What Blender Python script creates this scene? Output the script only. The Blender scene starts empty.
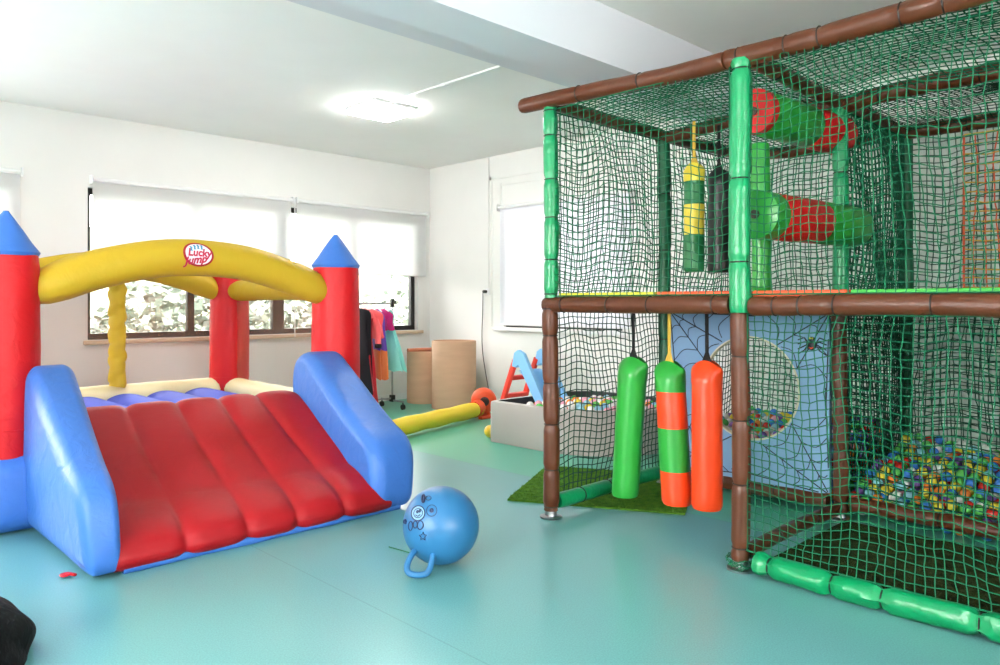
import bpy, math, random
from mathutils import Vector, Matrix
R = math.radians
C = bpy.context.scene.collection
sc = bpy.context.scene
random.seed(7)

# ------------------------------------------------------------------ camera, world, lights, exposure
F, HY, EYE = 750.0, 303.0, 1.25
UA, UB = 0.7161, 0.6980
cam_d = bpy.data.cameras.new('camera'); cam = bpy.data.objects.new('camera', cam_d); C.objects.link(cam)
cam.location = (0, 0, EYE); cam.rotation_euler = (R(90), 0, -math.atan2(UB, UA))
cam_d.sensor_width = 36; cam_d.lens = F/1000*36; cam_d.shift_y = -(332.5-HY)/1000; cam_d.clip_start = .05
sc.camera = cam
def at(px, py, z):                       # world point seen at a photo pixel at a given depth (metres)
    x = (px-500)/F*z
    return Vector((UA*x+UB*z, -UB*x+UA*z, EYE-(py-HY)*z/F))

sc.view_settings.view_transform = 'Standard'; sc.view_settings.look = 'None'
sc.view_settings.gamma = 1; sc.view_settings.use_curve_mapping = False
sc.view_settings.exposure = 0.6
w = bpy.data.worlds.new('sky'); sc.world = w; w.use_nodes = True
w.node_tree.nodes['Background'].inputs[0].default_value = (1, 0.985, 0.97, 1)
w.node_tree.nodes['Background'].inputs[1].default_value = 16
sc.cycles.max_bounces = 8; sc.cycles.diffuse_bounces = 5; sc.cycles.transparent_max_bounces = 16
sc.cycles.use_denoising = True; sc.cycles.sample_clamp_indirect = 6
try: sc.cycles.caustics_reflective = False
except Exception: pass

def area(name, loc, target, sx, sy, power, col=(1, 1, 1)):
    l = bpy.data.lights.new(name, 'AREA'); l.shape = 'RECTANGLE'; l.size = sx; l.size_y = sy; l.energy = power; l.color = col
    o = bpy.data.objects.new(name, l); C.objects.link(o); o.location = loc
    o.rotation_euler = (Vector(target)-Vector(loc)).to_track_quat('-Z', 'Y').to_euler(); return o
def portal(name, loc, target, sx, sy):
    o = area(name, loc, target, sx, sy, 1); o.data.cycles.is_portal = True; return o
portal('window_portal', (4.2, 7.9, 1.26), (4.2, 0, 1.26), 3.9, .7)
area('near_left_fill', (-2.9, 1.6, 1.75), (3, 2.6, 1.1), 3.6, 1.5, 96, (1, .975, .94))  # added soft fill from the camera side; its window is assumed
area('near_wall_fill', (.6, -3.4, 1.75), (2.4, 3, 1.0), 3.6, 1.5, 24, (1, .975, .94))  # weaker added fill from behind the camera, at another assumed window
area('left_window_daylight', (-.6, 7.7, 1.7), (1.5, 3, .6), 2.6, 1.4, 140, (1, .98, .95))

# ------------------------------------------------------------------ materials
def lin(c): return tuple(((v/255)/12.92 if v/255 <= .04045 else ((v/255+.055)/1.055)**2.4) for v in c)+(1,)
def mat(name, col, rough=.6, spec=.5, bump=0, bscale=40, detail=3, var=0, vscale=3, metal=0, coat=0, wave=0, transl=0, stretch=None, col2=None, bdist=.01, sheen=0):
    m = bpy.data.materials.new(name); m.use_nodes = True; nt = m.node_tree; N = nt.nodes; L = nt.links
    b = N['Principled BSDF']; b.inputs['Base Color'].default_value = lin(col)
    b.inputs['Roughness'].default_value = rough; b.inputs['Specular IOR Level'].default_value = spec
    b.inputs['Metallic'].default_value = metal; b.inputs['Coat Weight'].default_value = coat
    b.inputs['Sheen Weight'].default_value = sheen
    tc = N.new('ShaderNodeTexCoord'); mp = N.new('ShaderNodeMapping'); L.new(tc.outputs['Object'], mp.inputs[0])
    if stretch: mp.inputs['Scale'].default_value = stretch
    if bump:
        n = N.new('ShaderNodeTexNoise'); n.inputs['Scale'].default_value = bscale; n.inputs['Detail'].default_value = detail
        n.inputs['Distortion'].default_value = wave
        L.new(mp.outputs[0], n.inputs['Vector']); bp = N.new('ShaderNodeBump'); bp.inputs['Strength'].default_value = bump
        bp.inputs['Distance'].default_value = bdist; L.new(n.outputs[0], bp.inputs['Height']); L.new(bp.outputs[0], b.inputs['Normal'])
    if var or col2:
        n = N.new('ShaderNodeTexNoise'); n.inputs['Scale'].default_value = vscale; n.inputs['Detail'].default_value = 4
        L.new(mp.outputs[0], n.inputs['Vector']); r = N.new('ShaderNodeValToRGB'); L.new(n.outputs[0], r.inputs[0])
        r.color_ramp.elements[0].position = .3; r.color_ramp.elements[1].position = .7
        a = lin(col); c2 = lin(col2) if col2 else tuple(min(1, v*(1+var)) for v in a[:3])+(1,)
        r.color_ramp.elements[0].color = tuple(v*(1-var) for v in a[:3])+(1,) if not col2 else a
        r.color_ramp.elements[1].color = c2; L.new(r.outputs[0], b.inputs['Base Color'])
    if transl:
        t = N.new('ShaderNodeBsdfTranslucent'); t.inputs[0].default_value = lin(col); mx = N.new('ShaderNodeMixShader'); mx.inputs[0].default_value = transl
        o = N['Material Output']; L.new(b.outputs[0], mx.inputs[1]); L.new(t.outputs[0], mx.inputs[2]); L.new(mx.outputs[0], o.inputs[0])
    return m
M = {}
M['wall'] = mat('wall_paint', (232, 231, 228), .85, .2, .08, 90, var=.012)
M['ceil'] = mat('ceiling_paint', (243, 242, 240), .9, .2, .05, 60, var=.01)
M['beam'] = mat('beam_paint', (218, 219, 225), .85, .2, .05, 60)
M['white'] = mat('white_plastic', (236, 236, 236), .4)
M['sill'] = mat('sill_stone', (205, 180, 155), .6, .4, .1, 30, var=.08, vscale=12)
M['black'] = mat('black_aluminium', (24, 22, 22), .4, .5, .05, 60)
M['blind'] = mat('roller_blind_cloth', (246, 246, 246), .9, .1, .1, 250, transl=.55)
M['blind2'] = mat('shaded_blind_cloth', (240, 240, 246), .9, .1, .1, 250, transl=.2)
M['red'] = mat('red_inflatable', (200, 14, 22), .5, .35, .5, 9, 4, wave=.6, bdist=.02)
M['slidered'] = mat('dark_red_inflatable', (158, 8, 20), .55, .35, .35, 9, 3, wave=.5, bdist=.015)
M['blue'] = mat('blue_inflatable', (58, 108, 186), .48, .4, .5, 9, 4, wave=.6, bdist=.02)
M['yellow'] = mat('yellow_inflatable', (216, 182, 48), .5, .35, .5, 9, 4, wave=.6, bdist=.02, transl=.3)
M['cream'] = mat('cream_inflatable', (238, 224, 176), .55, .3, .5, 12, 4, bdist=.01)
M['bed'] = mat('violet_blue_inflatable', (84, 98, 200), .75, .15, .4, 12, 3, bdist=.01)
M['padbrown'] = mat('brown_vinyl', (84, 44, 24), .38, .35, .4, 26, 4, var=.08, vscale=8, bdist=.008, wave=.5)
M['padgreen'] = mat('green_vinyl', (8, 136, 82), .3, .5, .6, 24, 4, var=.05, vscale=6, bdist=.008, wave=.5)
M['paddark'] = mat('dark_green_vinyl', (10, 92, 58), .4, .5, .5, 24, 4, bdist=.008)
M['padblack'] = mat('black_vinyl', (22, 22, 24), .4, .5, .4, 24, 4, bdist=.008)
M['tie'] = mat('dark_cable_tie', (30, 22, 18), .5)
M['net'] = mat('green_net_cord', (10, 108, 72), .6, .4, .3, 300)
M['netshade'] = mat('shaded_green_net_cord', (8, 62, 44), .7, .3, .3, 300)  # same green net where it hangs backlit, the shade put into its colour
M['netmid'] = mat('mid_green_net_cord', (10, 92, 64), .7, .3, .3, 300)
M['netyellow'] = mat('yellow_net_cord', (220, 170, 50), .6); M['netorange'] = mat('orange_net_cord', (225, 90, 50), .6)
M['steel'] = mat('galvanised_steel', (170, 170, 172), .3, .5, .1, 80, metal=1)
M['baggreen'] = mat('green_bag_vinyl', (42, 150, 54), .3, .5, .3, 14, 4, bdist=.01)
M['bagorange'] = mat('orange_bag_vinyl', (232, 66, 20), .35, .5, .3, 12, 4, bdist=.01)
M['bagyellow'] = mat('yellow_bag_vinyl', (224, 200, 60), .35, .5, .2, 14)
M['bagdark'] = mat('deep_green_bag_vinyl', (20, 110, 60), .35, .5, .2, 14)
M['strap'] = mat('black_webbing', (20, 20, 20), .7, .3, .3, 200)
M['strapyellow'] = mat('yellow_webbing', (196, 160, 62), .7, .3, .4, 150)
M['deck'] = mat('deck_plywood', (92, 74, 56), .7, .3, .2, 20, var=.1)
M['foamyellow'] = mat('yellow_foam', (214, 206, 60), .6); M['foamorange'] = mat('orange_foam', (232, 84, 40), .6); M['foamgreen'] = mat('green_foam', (70, 176, 70), .6)
M['panel'] = mat('pale_blue_board', (128, 162, 198), .5, .4, .1, 30, var=.03)
M['board_edge'] = mat('cream_board_edge', (216, 206, 176), .6)
M['ink'] = mat('black_print', (18, 20, 34), .5)
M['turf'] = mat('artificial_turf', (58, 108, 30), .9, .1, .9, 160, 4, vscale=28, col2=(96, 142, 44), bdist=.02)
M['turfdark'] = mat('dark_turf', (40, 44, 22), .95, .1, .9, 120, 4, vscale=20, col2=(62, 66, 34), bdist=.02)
M['pit'] = mat('grey_plush', (172, 164, 158), .9, .1, .3, 200, var=.03, sheen=.3)
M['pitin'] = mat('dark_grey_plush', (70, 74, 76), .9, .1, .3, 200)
M['card'] = mat('cardboard', (206, 166, 138), .8, .2, .1, 60, var=.04, vscale=3, stretch=(1, 1, 6))
M['cardin'] = mat('cardboard_tube', (190, 120, 92), .8)
M['tubeyellow'] = mat('bright_yellow_inflatable', (236, 206, 50), .5, .35, .4, 9, 4, bdist=.01)
M['blower'] = mat('orange_plastic', (236, 84, 40), .4, .5); M['darkp'] = mat('dark_plastic', (60, 40, 36), .5)
M['toyred'] = mat('red_plastic', (228, 60, 44), .4); M['toyblue'] = mat('light_blue_plastic', (130, 188, 232), .4)
M['hop'] = mat('blue_rubber', (44, 108, 156), .38, .5, .05, 60, var=.03); M['hoppr'] = mat('pale_print', (120, 160, 188), .5)
M['navy'] = mat('navy_print', (28, 44, 84), .5)
M['blackcloth'] = mat('black_cloth', (9, 9, 10), .8, .25, .9, 9, 4, bdist=.04)
for k, c in dict(gblack=(22, 18, 24), gred=(205, 24, 40), gpink=(236, 96, 100), gpurple=(98, 60, 170), gorange=(216, 112, 50), gmagenta=(190, 30, 110), gmint=(150, 222, 214), gwhite=(235, 235, 238)).items():
    M[k] = mat('costume_'+k[1:], c, .75, .2, .3, 60, sheen=0 if k == 'gblack' else .3, transl=.35 if k == 'gmint' else 0)
M['badge_red'] = mat('badge_red', (172, 18, 30), .5); M['badge_white'] = mat('badge_white', (238, 232, 240), .5)
M['badge_ink'] = mat('badge_lettering', (196, 30, 70), .5); M['badge_blue'] = mat('badge_figures', (50, 140, 176), .5)

# glass
g = bpy.data.materials.new('window_glass'); g.use_nodes = True; N = g.node_tree.nodes; L = g.node_tree.links
for n in list(N): N.remove(n)
o_ = N.new('ShaderNodeOutputMaterial'); t_ = N.new('ShaderNodeBsdfTransparent'); g_ = N.new('ShaderNodeBsdfGlossy'); g_.inputs['Roughness'].default_value = .03
f_ = N.new('ShaderNodeFresnel'); f_.inputs[0].default_value = 1.45; x_ = N.new('ShaderNodeMixShader')
L.new(f_.outputs[0], x_.inputs[0]); L.new(t_.outputs[0], x_.inputs[1]); L.new(g_.outputs[0], x_.inputs[2]); L.new(x_.outputs[0], o_.inputs[0]); M['glass'] = g
# fine inflatable net: a woven gauze, part cloth, part holes
g = mat('fine_mesh_gauze', (150, 112, 84), .8); N = g.node_tree.nodes; L = g.node_tree.links
t_ = N.new('ShaderNodeBsdfTransparent'); x_ = N.new('ShaderNodeMixShader'); tc = N.new('ShaderNodeTexCoord'); mp = N.new('ShaderNodeMapping')
wv = N.new('ShaderNodeTexNoise'); wv.inputs['Scale'].default_value = 3; wv.inputs['Detail'].default_value = 2; mp.inputs['Scale'].default_value = (3, 3, .8)
rr = N.new('ShaderNodeMapRange'); rr.inputs[3].default_value = .32; rr.inputs[4].default_value = .36
L.new(tc.outputs['Object'], mp.inputs[0]); L.new(mp.outputs[0], wv.inputs[0]); L.new(wv.outputs[0], rr.inputs[0]); L.new(rr.outputs[0], x_.inputs[0])
L.new(t_.outputs[0], x_.inputs[1]); L.new(N['Principled BSDF'].outputs[0], x_.inputs[2]); L.new(x_.outputs[0], N['Material Output'].inputs[0]); M['gauze'] = g
# lamp diffuser
g = bpy.data.materials.new('lit_diffuser'); g.use_nodes = True; b = g.node_tree.nodes['Principled BSDF']
b.inputs['Emission Color'].default_value = (1, .98, .95, 1); b.inputs['Emission Strength'].default_value = 45; M['lamp'] = g
# vinyl floor: three sheets with welded seams, fine chips
g = bpy.data.materials.new('vinyl_floor'); g.use_nodes = True; N = g.node_tree.nodes; L = g.node_tree.links; b = N['Principled BSDF']
tc = N.new('ShaderNodeTexCoord'); sx = N.new('ShaderNodeSeparateXYZ'); L.new(tc.outputs['Object'], sx.inputs[0])
cmpn = N.new('ShaderNodeMath'); cmpn.operation = 'GREATER_THAN'; cmpn.inputs[1].default_value = 3.92; L.new(sx.outputs[0], cmpn.inputs[0])
mx = N.new('ShaderNodeMix'); mx.data_type = 'RGBA'; L.new(cmpn.outputs[0], mx.inputs['Factor'])
mx.inputs['A'].default_value = lin((100, 158, 158)); mx.inputs['B'].default_value = lin((88, 172, 148))
no = N.new('ShaderNodeTexNoise'); no.inputs['Scale'].default_value = 160; no.inputs['Detail'].default_value = 4; L.new(tc.outputs['Object'], no.inputs[0])
mr = N.new('ShaderNodeMapRange'); mr.inputs[1].default_value = .3; mr.inputs[2].default_value = .7; mr.inputs[3].default_value = .86; mr.inputs[4].default_value = 1.14; L.new(no.outputs[0], mr.inputs[0])
prev = mr.outputs[0]
for sp in (1.78, 3.92):
    a1 = N.new('ShaderNodeMath'); a1.operation = 'SUBTRACT'; a1.inputs[1].default_value = sp; L.new(sx.outputs[0], a1.inputs[0])
    a2 = N.new('ShaderNodeMath'); a2.operation = 'ABSOLUTE'; L.new(a1.outputs[0], a2.inputs[0])
    a3 = N.new('ShaderNodeMapRange'); a3.inputs[1].default_value = .002; a3.inputs[2].default_value = .005; a3.inputs[3].default_value = .8; a3.inputs[4].default_value = 1; L.new(a2.outputs[0], a3.inputs[0])
    a4 = N.new('ShaderNodeMath'); a4.operation = 'MULTIPLY'; L.new(prev, a4.inputs[0]); L.new(a3.outputs[0], a4.inputs[1]); prev = a4.outputs[0]
vm = N.new('ShaderNodeVectorMath'); vm.operation = 'SCALE'; L.new(mx.outputs['Result'], vm.inputs[0]); L.new(prev, vm.inputs['Scale']); L.new(vm.outputs[0], b.inputs['Base Color'])
b.inputs['Roughness'].default_value = .3; b.inputs['Specular IOR Level'].default_value = .55
nb = N.new('ShaderNodeTexNoise'); nb.inputs['Scale'].default_value = 220; L.new(tc.outputs['Object'], nb.inputs[0])
bp = N.new('ShaderNodeBump'); bp.inputs['Strength'].default_value = .12; bp.inputs['Distance'].default_value = .002; L.new(nb.outputs[0], bp.inputs['Height']); L.new(bp.outputs[0], b.inputs['Normal'])
M['floor'] = g

# ------------------------------------------------------------------ mesh helpers
class MB:
    def __init__(s): s.v = []; s.f = []; s.m = []
    def add(s, vs, fs, mi=0):
        k = len(s.v); s.v += [tuple(p) for p in vs]; s.f += [tuple(i+k for i in f) for f in fs]; s.m += [mi]*len(fs); return s
    def box(s, x0, x1, y0, y1, z0, z1, mi=0, bev=0):
        if bev:
            import bmesh
            bm = bmesh.new(); bmesh.ops.create_cube(bm, size=1)
            for v in bm.verts: v.co = Vector(((x0+x1)/2+v.co.x*(x1-x0), (y0+y1)/2+v.co.y*(y1-y0), (z0+z1)/2+v.co.z*(z1-z0)))
            bmesh.ops.bevel(bm, geom=list(bm.edges), offset=bev, segments=3, profile=.5, affect='EDGES')
            bm.verts.index_update()
            s.add([v.co for v in bm.verts], [[v.index for v in f.verts] for f in bm.faces], mi); bm.free(); return s
        return s.add([(x0,y0,z0),(x1,y0,z0),(x1,y1,z0),(x0,y1,z0),(x0,y0,z1),(x1,y0,z1),(x1,y1,z1),(x0,y1,z1)],
              [(0,3,2,1),(4,5,6,7),(0,1,5,4),(1,2,6,5),(2,3,7,6),(3,0,4,7)], mi)
    def tube(s, pts, r, n=10, mi=0, closed=False, cap=True, flat=1.0):
        pts = [Vector(p) for p in pts]; K = len(pts); rf = r if callable(r) else (lambda i, t, a: r)
        up = None; rings = []
        for i, p in enumerate(pts):
            if closed: t = pts[(i+1) % K]-pts[i-1]
            else: t = pts[min(i+1, K-1)]-pts[max(i-1, 0)]
            t.normalize()
            if up is None: up = (Vector((0, 0, 1)) if abs(t.z) < .9 else Vector((1, 0, 0)))
            a = t.cross(up)
            if a.length < 1e-4: a = t.orthogonal()
            a.normalize(); b = a.cross(t); up = b
            rings.append([p+a*math.cos(2*math.pi*j/n)*rf(i, i/(K-1), 2*math.pi*j/n)+b*math.sin(2*math.pi*j/n)*rf(i, i/(K-1), 2*math.pi*j/n)*flat for j in range(n)])
        vs = [q for rg in rings for q in rg]; fs = []
        for i in range(K if closed else K-1):
            i2 = (i+1) % K
            for j in range(n): fs.append((i*n+j, i*n+(j+1) % n, i2*n+(j+1) % n, i2*n+j))
        if cap and not closed: fs += [tuple(range(n))[::-1], tuple((K-1)*n+j for j in range(n))]
        return s.add(vs, fs, mi)
    def lathe(s, prof, cx, cy, n=32, mi=0, axis='z', wob=None):
        vs = []; K = len(prof)
        for r, z in prof:
            for j in range(n):
                a = 2*math.pi*j/n; rr = r+(wob(a, z) if wob else 0)
                p = (math.cos(a)*rr, math.sin(a)*rr, z)
                vs.append((cx+p[0], cy+p[1], p[2]))
        fs = [(i*n+j, i*n+(j+1) % n, (i+1)*n+(j+1) % n, (i+1)*n+j) for i in range(K-1) for j in range(n)]
        fs += [tuple(range(n))[::-1], tuple((K-1)*n+j for j in range(n))]
        return s.add(vs, fs, mi)
    def sphere(s, c, r, n=16, m=10, mi=0, sq=(1, 1, 1)):
        vs = [(c[0], c[1], c[2]+r*sq[2])]
        for i in range(1, m):
            a = math.pi*i/m
            for j in range(n): vs.append((c[0]+r*sq[0]*math.sin(a)*math.cos(2*math.pi*j/n), c[1]+r*sq[1]*math.sin(a)*math.sin(2*math.pi*j/n), c[2]+r*sq[2]*math.cos(a)))
        vs.append((c[0], c[1], c[2]-r*sq[2])); e = len(vs)-1
        fs = [(0, 1+j, 1+(j+1) % n) for j in range(n)]
        fs += [(1+i*n+j, 1+(i+1)*n+j, 1+(i+1)*n+(j+1) % n, 1+i*n+(j+1) % n) for i in range(m-2) for j in range(n)]
        fs += [(e, 1+(m-2)*n+(j+1) % n, 1+(m-2)*n+j) for j in range(n)]
        return s.add(vs, fs, mi)
    def grid(s, fn, nu, nv, mi=0):
        vs = [fn(i/nu, j/nv) for j in range(nv+1) for i in range(nu+1)]
        fs = [(j*(nu+1)+i, j*(nu+1)+i+1, (j+1)*(nu+1)+i+1, (j+1)*(nu+1)+i) for j in range(nv) for i in range(nu)]
        return s.add(vs, fs, mi)
    def pillow(s, prof, x0, x1, D, mi=0, bulge=.02, K=8):
        """closed (y,z) outline swept from x0 to x1, its rim rounded with radius D"""
        n = len(prof); P = [Vector((p[0], p[1])) for p in prof]
        area2 = sum(P[i].x*P[(i+1) % n].y-P[(i+1) % n].x*P[i].y for i in range(n)); sg = 1 if area2 > 0 else -1
        nor = []
        for i in range(n):
            t = (P[(i+1) % n]-P[i-1]).normalized(); nor.append(Vector((-t.y, t.x))*sg)
        sec = [(x0+D*(1-math.cos(a)), D*(1-math.sin(a))) for a in [math.pi/2*k/K for k in range(K+1)]]
        sec += [(x1-(x-x0), d) for x, d in reversed(sec)]
        vs = []
        for x, d in sec:
            for i in range(n): q = P[i]+nor[i]*d; vs.append((x, q.x, q.y))
        S = len(sec); fs = []
        for k in range(S-1):
            for i in range(n): fs.append((k*n+i, k*n+(i+1) % n, (k+1)*n+(i+1) % n, (k+1)*n+i))
        cen = sum(P, Vector((0, 0)))/n
        vs += [(x0-bulge, cen.x, cen.y), (x1+bulge, cen.x, cen.y)]; c0 = S*n; c1 = c0+1
        fs += [(c0, (i+1) % n, i) for i in range(n)]+[(c1, (S-1)*n+i, (S-1)*n+(i+1) % n) for i in range(n)]
        return s.add(vs, fs, mi)
    def build(s, name, mats, parent=None, smooth=True, angle=40):
        me = bpy.data.meshes.new(name); me.from_pydata(s.v, [], s.f); mats = mats if isinstance(mats, (list, tuple)) else [mats]
        for m in mats: me.materials.append(m)
        me.polygons.foreach_set('material_index', s.m)
        me.update(); me.validate()
        import bmesh
        bm = bmesh.new(); bm.from_mesh(me); bmesh.ops.recalc_face_normals(bm, faces=bm.faces)
        if smooth:
            for f in bm.faces: f.smooth = True
            ca = R(angle)
            for e in bm.edges:
                if len(e.link_faces) == 2 and e.calc_face_angle(0) > ca: e.smooth = False
        bm.to_mesh(me); bm.free()
        o = bpy.data.objects.new(name, me); C.objects.link(o)
        if parent:
            o.parent = parent
            bpy.context.view_layer.update() if False else None
            T = Matrix.Identity(4); q = parent
            while q: T = Matrix.LocRotScale(q.location, q.rotation_euler, q.scale) @ T if False else T; q = q.parent
            # geometry is written in world coordinates: take the parent's world offset out of it
            off = Vector((0, 0, 0)); q = parent
            while q: off += q.location; q = q.parent
            me.transform(Matrix.Translation(-off))
        return o
def spline(pts, k=8, closed=False):
    P = [Vector(p) for p in pts]; out = []; n = len(P)
    for i in range(n if closed else n-1):
        if closed: a, b, c, d = P[i-1], P[i], P[(i+1) % n], P[(i+2) % n]
        else: a, b, c, d = P[max(i-1, 0)], P[i], P[i+1], P[min(i+2, n-1)]
        for j in range(k):
            t = j/k; out.append(.5*((2*b)+(c-a)*t+(2*a-5*b+4*c-d)*t*t+(3*b-a-3*c+d)*t**3))
    if not closed: out.append(P[-1])
    return out
def tag(o, label, cat, group=None, kind=None):
    o['label'] = label; o['category'] = cat
    if group: o['group'] = group
    if kind: o['kind'] = kind
    return o
def thing(name, loc, label, cat, group=None):
    o = bpy.data.objects.new(name, None); C.objects.link(o); o.location = loc; o.empty_display_size = .1
    return tag(o, label, cat, group)
def struct(o): o['kind'] = 'structure'; return o

# ------------------------------------------------------------------ room shell
X0, X1, Y0, Y1, ZC = -3.0, 6.36, -3.5, 7.88, 3.05
struct(MB().box(X0-.2, X1+.2, Y0-.2, Y1+.2, -.1, 0).build('floor', M['floor'], smooth=False))
struct(MB().box(X0-.2, X1+.2, Y0-.2, Y1+.2, ZC, ZC+.1).build('ceiling', M['ceil'], smooth=False))
def wall_holes(name, axis, pos, th, a0, a1, holes, zt=ZC):
    m = MB(); cuts = sorted({a0, a1}|{h[0] for h in holes}|{h[1] for h in holes})
    for c0, c1 in zip(cuts, cuts[1:]):
        hs = sorted([h for h in holes if h[0] <= c0+1e-6 and h[1] >= c1-1e-6], key=lambda h: h[2])
        z = 0
        for h in hs+[(0, 0, zt, zt)]:
            if h[2] > z:
                if axis == 'x': m.box(c0, c1, pos, pos+th, z, h[2])
                else: m.box(pos, pos+th, c0, c1, z, h[2])
            z = h[3]
    return struct(m.build(name, M['wall'], smooth=False))
WZ0, WZ1 = .895, 2.36
wall_holes('wall_far', 'x', Y1, .2, X0-.2, X1+.2, [(-2.2, 1.58, WZ0, WZ1), (2.18, 6.16, WZ0, WZ1)])
wall_holes('wall_right', 'y', X1, .2, Y0-.2, Y1, [(4.7, 6.45, .96, 2.4)])
wall_holes('wall_left', 'y', X0-.2, .2, Y0, Y1, [(0, 3.4, .9, 2.5)])
wall_holes('wall_near', 'x', Y0-.2, .2, X0, X1, [(-1.2, 2.4, .9, 2.5)])
struct(MB().box(X0, X1, Y1-.015, Y1, 0, .08).build('baseboard_far', M['white'], smooth=False))
struct(MB().box(X1-.015, X1, Y0, Y1-.015, 0, .08).build('baseboard_right', M['white'], smooth=False))
# ceiling beam with its shallow step
m = MB().box(X0, X1, 2.80, 3.13, 2.70, ZC).box(X0, X1, 3.13, 3.9, 2.97, ZC)
struct(m.build('trim_1', M['beam'], smooth=False))
# windows
def window(name, axis, pos, a0, a1, z0, z1, mull, fw=.06, dep=.06, glass=True):
    m = MB()
    def bx(p0, p1, q0, q1, d0=0, d1=dep):
        if axis == 'x': m.box(p0, p1, pos+d0, pos+d1, q0, q1)
        else: m.box(pos+d0, pos+d1, p0, p1, q0, q1)
    bx(a0, a1, z0, z0+fw); bx(a0, a1, z1-fw, z1); bx(a0, a0+fw*.7, z0+fw, z1-fw); bx(a1-fw, a1, z0+fw, z1-fw)
    for c, wd in mull: bx(c-wd/2, c+wd/2, z0+fw, z1-fw, -.005, dep-.005)
    o = struct(m.build(name, M['black'], smooth=False))
    if glass:
        p = MB()
        if axis == 'x': p.box(a0+.01, a1-.01, pos+dep*.4, pos+dep*.4+.006, z0+.01, z1-.01)
        else: p.box(pos+dep*.4, pos+dep*.4+.006, a0+.01, a1-.01, z0+.01, z1-.01)
        p.build('pane', M['glass'], o, smooth=False)
    return o
window('window_1', 'x', Y1+.07, 2.18, 6.16, WZ0, WZ1, [(3.19, .07), (4.19, .14), (5.16, .07)])
window('window_2', 'x', Y1+.07, -2.2, 1.58, WZ0, WZ1, [(-.4, .14)])
window('window_3', 'y', X1+.03, 4.7, 6.45, .96, 2.4, [])
window('unseen_window_4', 'y', X0-.1, 0, 3.4, .9, 2.5, [(1.7, .08)])  # unseen, assumed in the left wall to go with the added fill
window('unseen_window_5', 'x', Y0-.1, -1.2, 2.4, .9, 2.5, [(.6, .08)])  # unseen too, assumed behind the camera for the near wall fill
struct(MB().box(2.14, 6.22, Y1-.05, Y1, .85, .89, bev=.006).build('trim_2', M['sill']))
struct(MB().box(-2.3, 1.5, Y1-.05, Y1, .85, .89, bev=.006).build('trim_3', M['sill']))
struct(MB().box(X1-.05, X1, 4.6, 6.6, .915, .955, bev=.006).build('trim_4', M['white']))
# raised casing of the right-hand window
m = MB()
for a0, a1, z0, z1 in [(6.66, 6.70, .96, 2.80), (4.5, 6.70, 2.76, 2.80), (6.50, 6.53, 2.45, 2.7), (4.5, 6.53, 2.67, 2.69)]: m.box(X1-.012, X1, a0, a1, z0, z1)
struct(m.build('trim_5', M['wall'], smooth=False))
# roller blinds
def blind(a0, a1, z0, z1, label, axis='x', pos=Y1-.045, mt='blind'):
    t = thing('roller_blind', ((a0+a1)/2, pos, z1) if axis == 'x' else (pos, (a0+a1)/2, z1), label, 'blind', 'white roller blinds on the windows')
    def pt(a, d, z): return (a, pos+d, z) if axis == 'x' else (pos+d, a, z)
    MB().tube([pt(a0, 0, z1), pt(a1, 0, z1)], .022, 14).build('roller_tube', M['white'], t)
    m = MB(); m.grid(lambda u, v: pt(a0+(a1-a0)*u, .018+.002*math.sin(u*9), z1-(z1-z0)*v), 12, 4); m.grid(lambda u, v: pt(a0+(a1-a0)*u, .020+.002*math.sin(u*9), z1-(z1-z0)*v), 12, 4)
    m.build('blind_cloth', M[mt], t)
    MB().tube([pt(a0, .019, z0), pt(a1, .019, z0)], .009, 8).build('bottom_bar', M['white'], t)
    for a in (a0-.012, a1+.012):
        m = MB()
        if axis == 'x': m.box(a-.006, a+.006, pos-.03, Y1, z1-.04, z1+.04)
        else: m.box(pos-.03, X1, a-.006, a+.006, z1-.04, z1+.04)
        m.build('bracket', M['white'], t, smooth=False)
    return t
blind(-2.25, 1.62, 1.5, 2.43, 'roller blind at the left edge of the photo, behind the left castle tower')
blind(2.215, 4.30, 1.56, 2.43, 'wide roller blind behind the yellow arch, left of the gap in the blinds')
blind(4.37, 6.28, 1.61, 2.43, 'roller blind above the costume rack, right of the gap in the blinds')
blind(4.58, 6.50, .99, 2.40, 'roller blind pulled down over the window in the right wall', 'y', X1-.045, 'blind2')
# bead chain of the second blind
m = MB(); m.tube([(4.335, Y1-.05, 2.4), (4.335, Y1-.05, .86)], .006, 6); tag(m.build('blind_chain', M['white']), 'white blind chain hanging between the two wide window blinds', 'chain')

# ceiling lamp and its surface conduit
def ceiling_lamp(x, y, label):
    t = thing('ceiling_light', (x, y, ZC), label, 'ceiling light')
    MB().box(x-.24, x+.24, y-.24, y+.24, ZC-.03, ZC, bev=.01).build('lamp_frame', M['white'], t)
    MB().box(x-.225, x+.225, y-.225, y+.225, ZC-.065, ZC-.028, bev=.014).build('diffuser', M['lamp'], t)
ceiling_lamp(4.04, 5.70, 'square flush ceiling light, glowing bright white, above the window side of the room')
m = MB().box(3.955, 3.985, 3.9, 5.46, ZC-.014, ZC)
m.box(3.95, 3.99, 4.7, 4.76, ZC-.022, ZC); m.box(3.95, 3.99, 3.88, 3.94, ZC-.03, ZC)
tag(m.build('ceiling_conduit', M['white'], smooth=False), 'thin white cable conduit running from the ceiling light to the beam', 'conduit')

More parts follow.
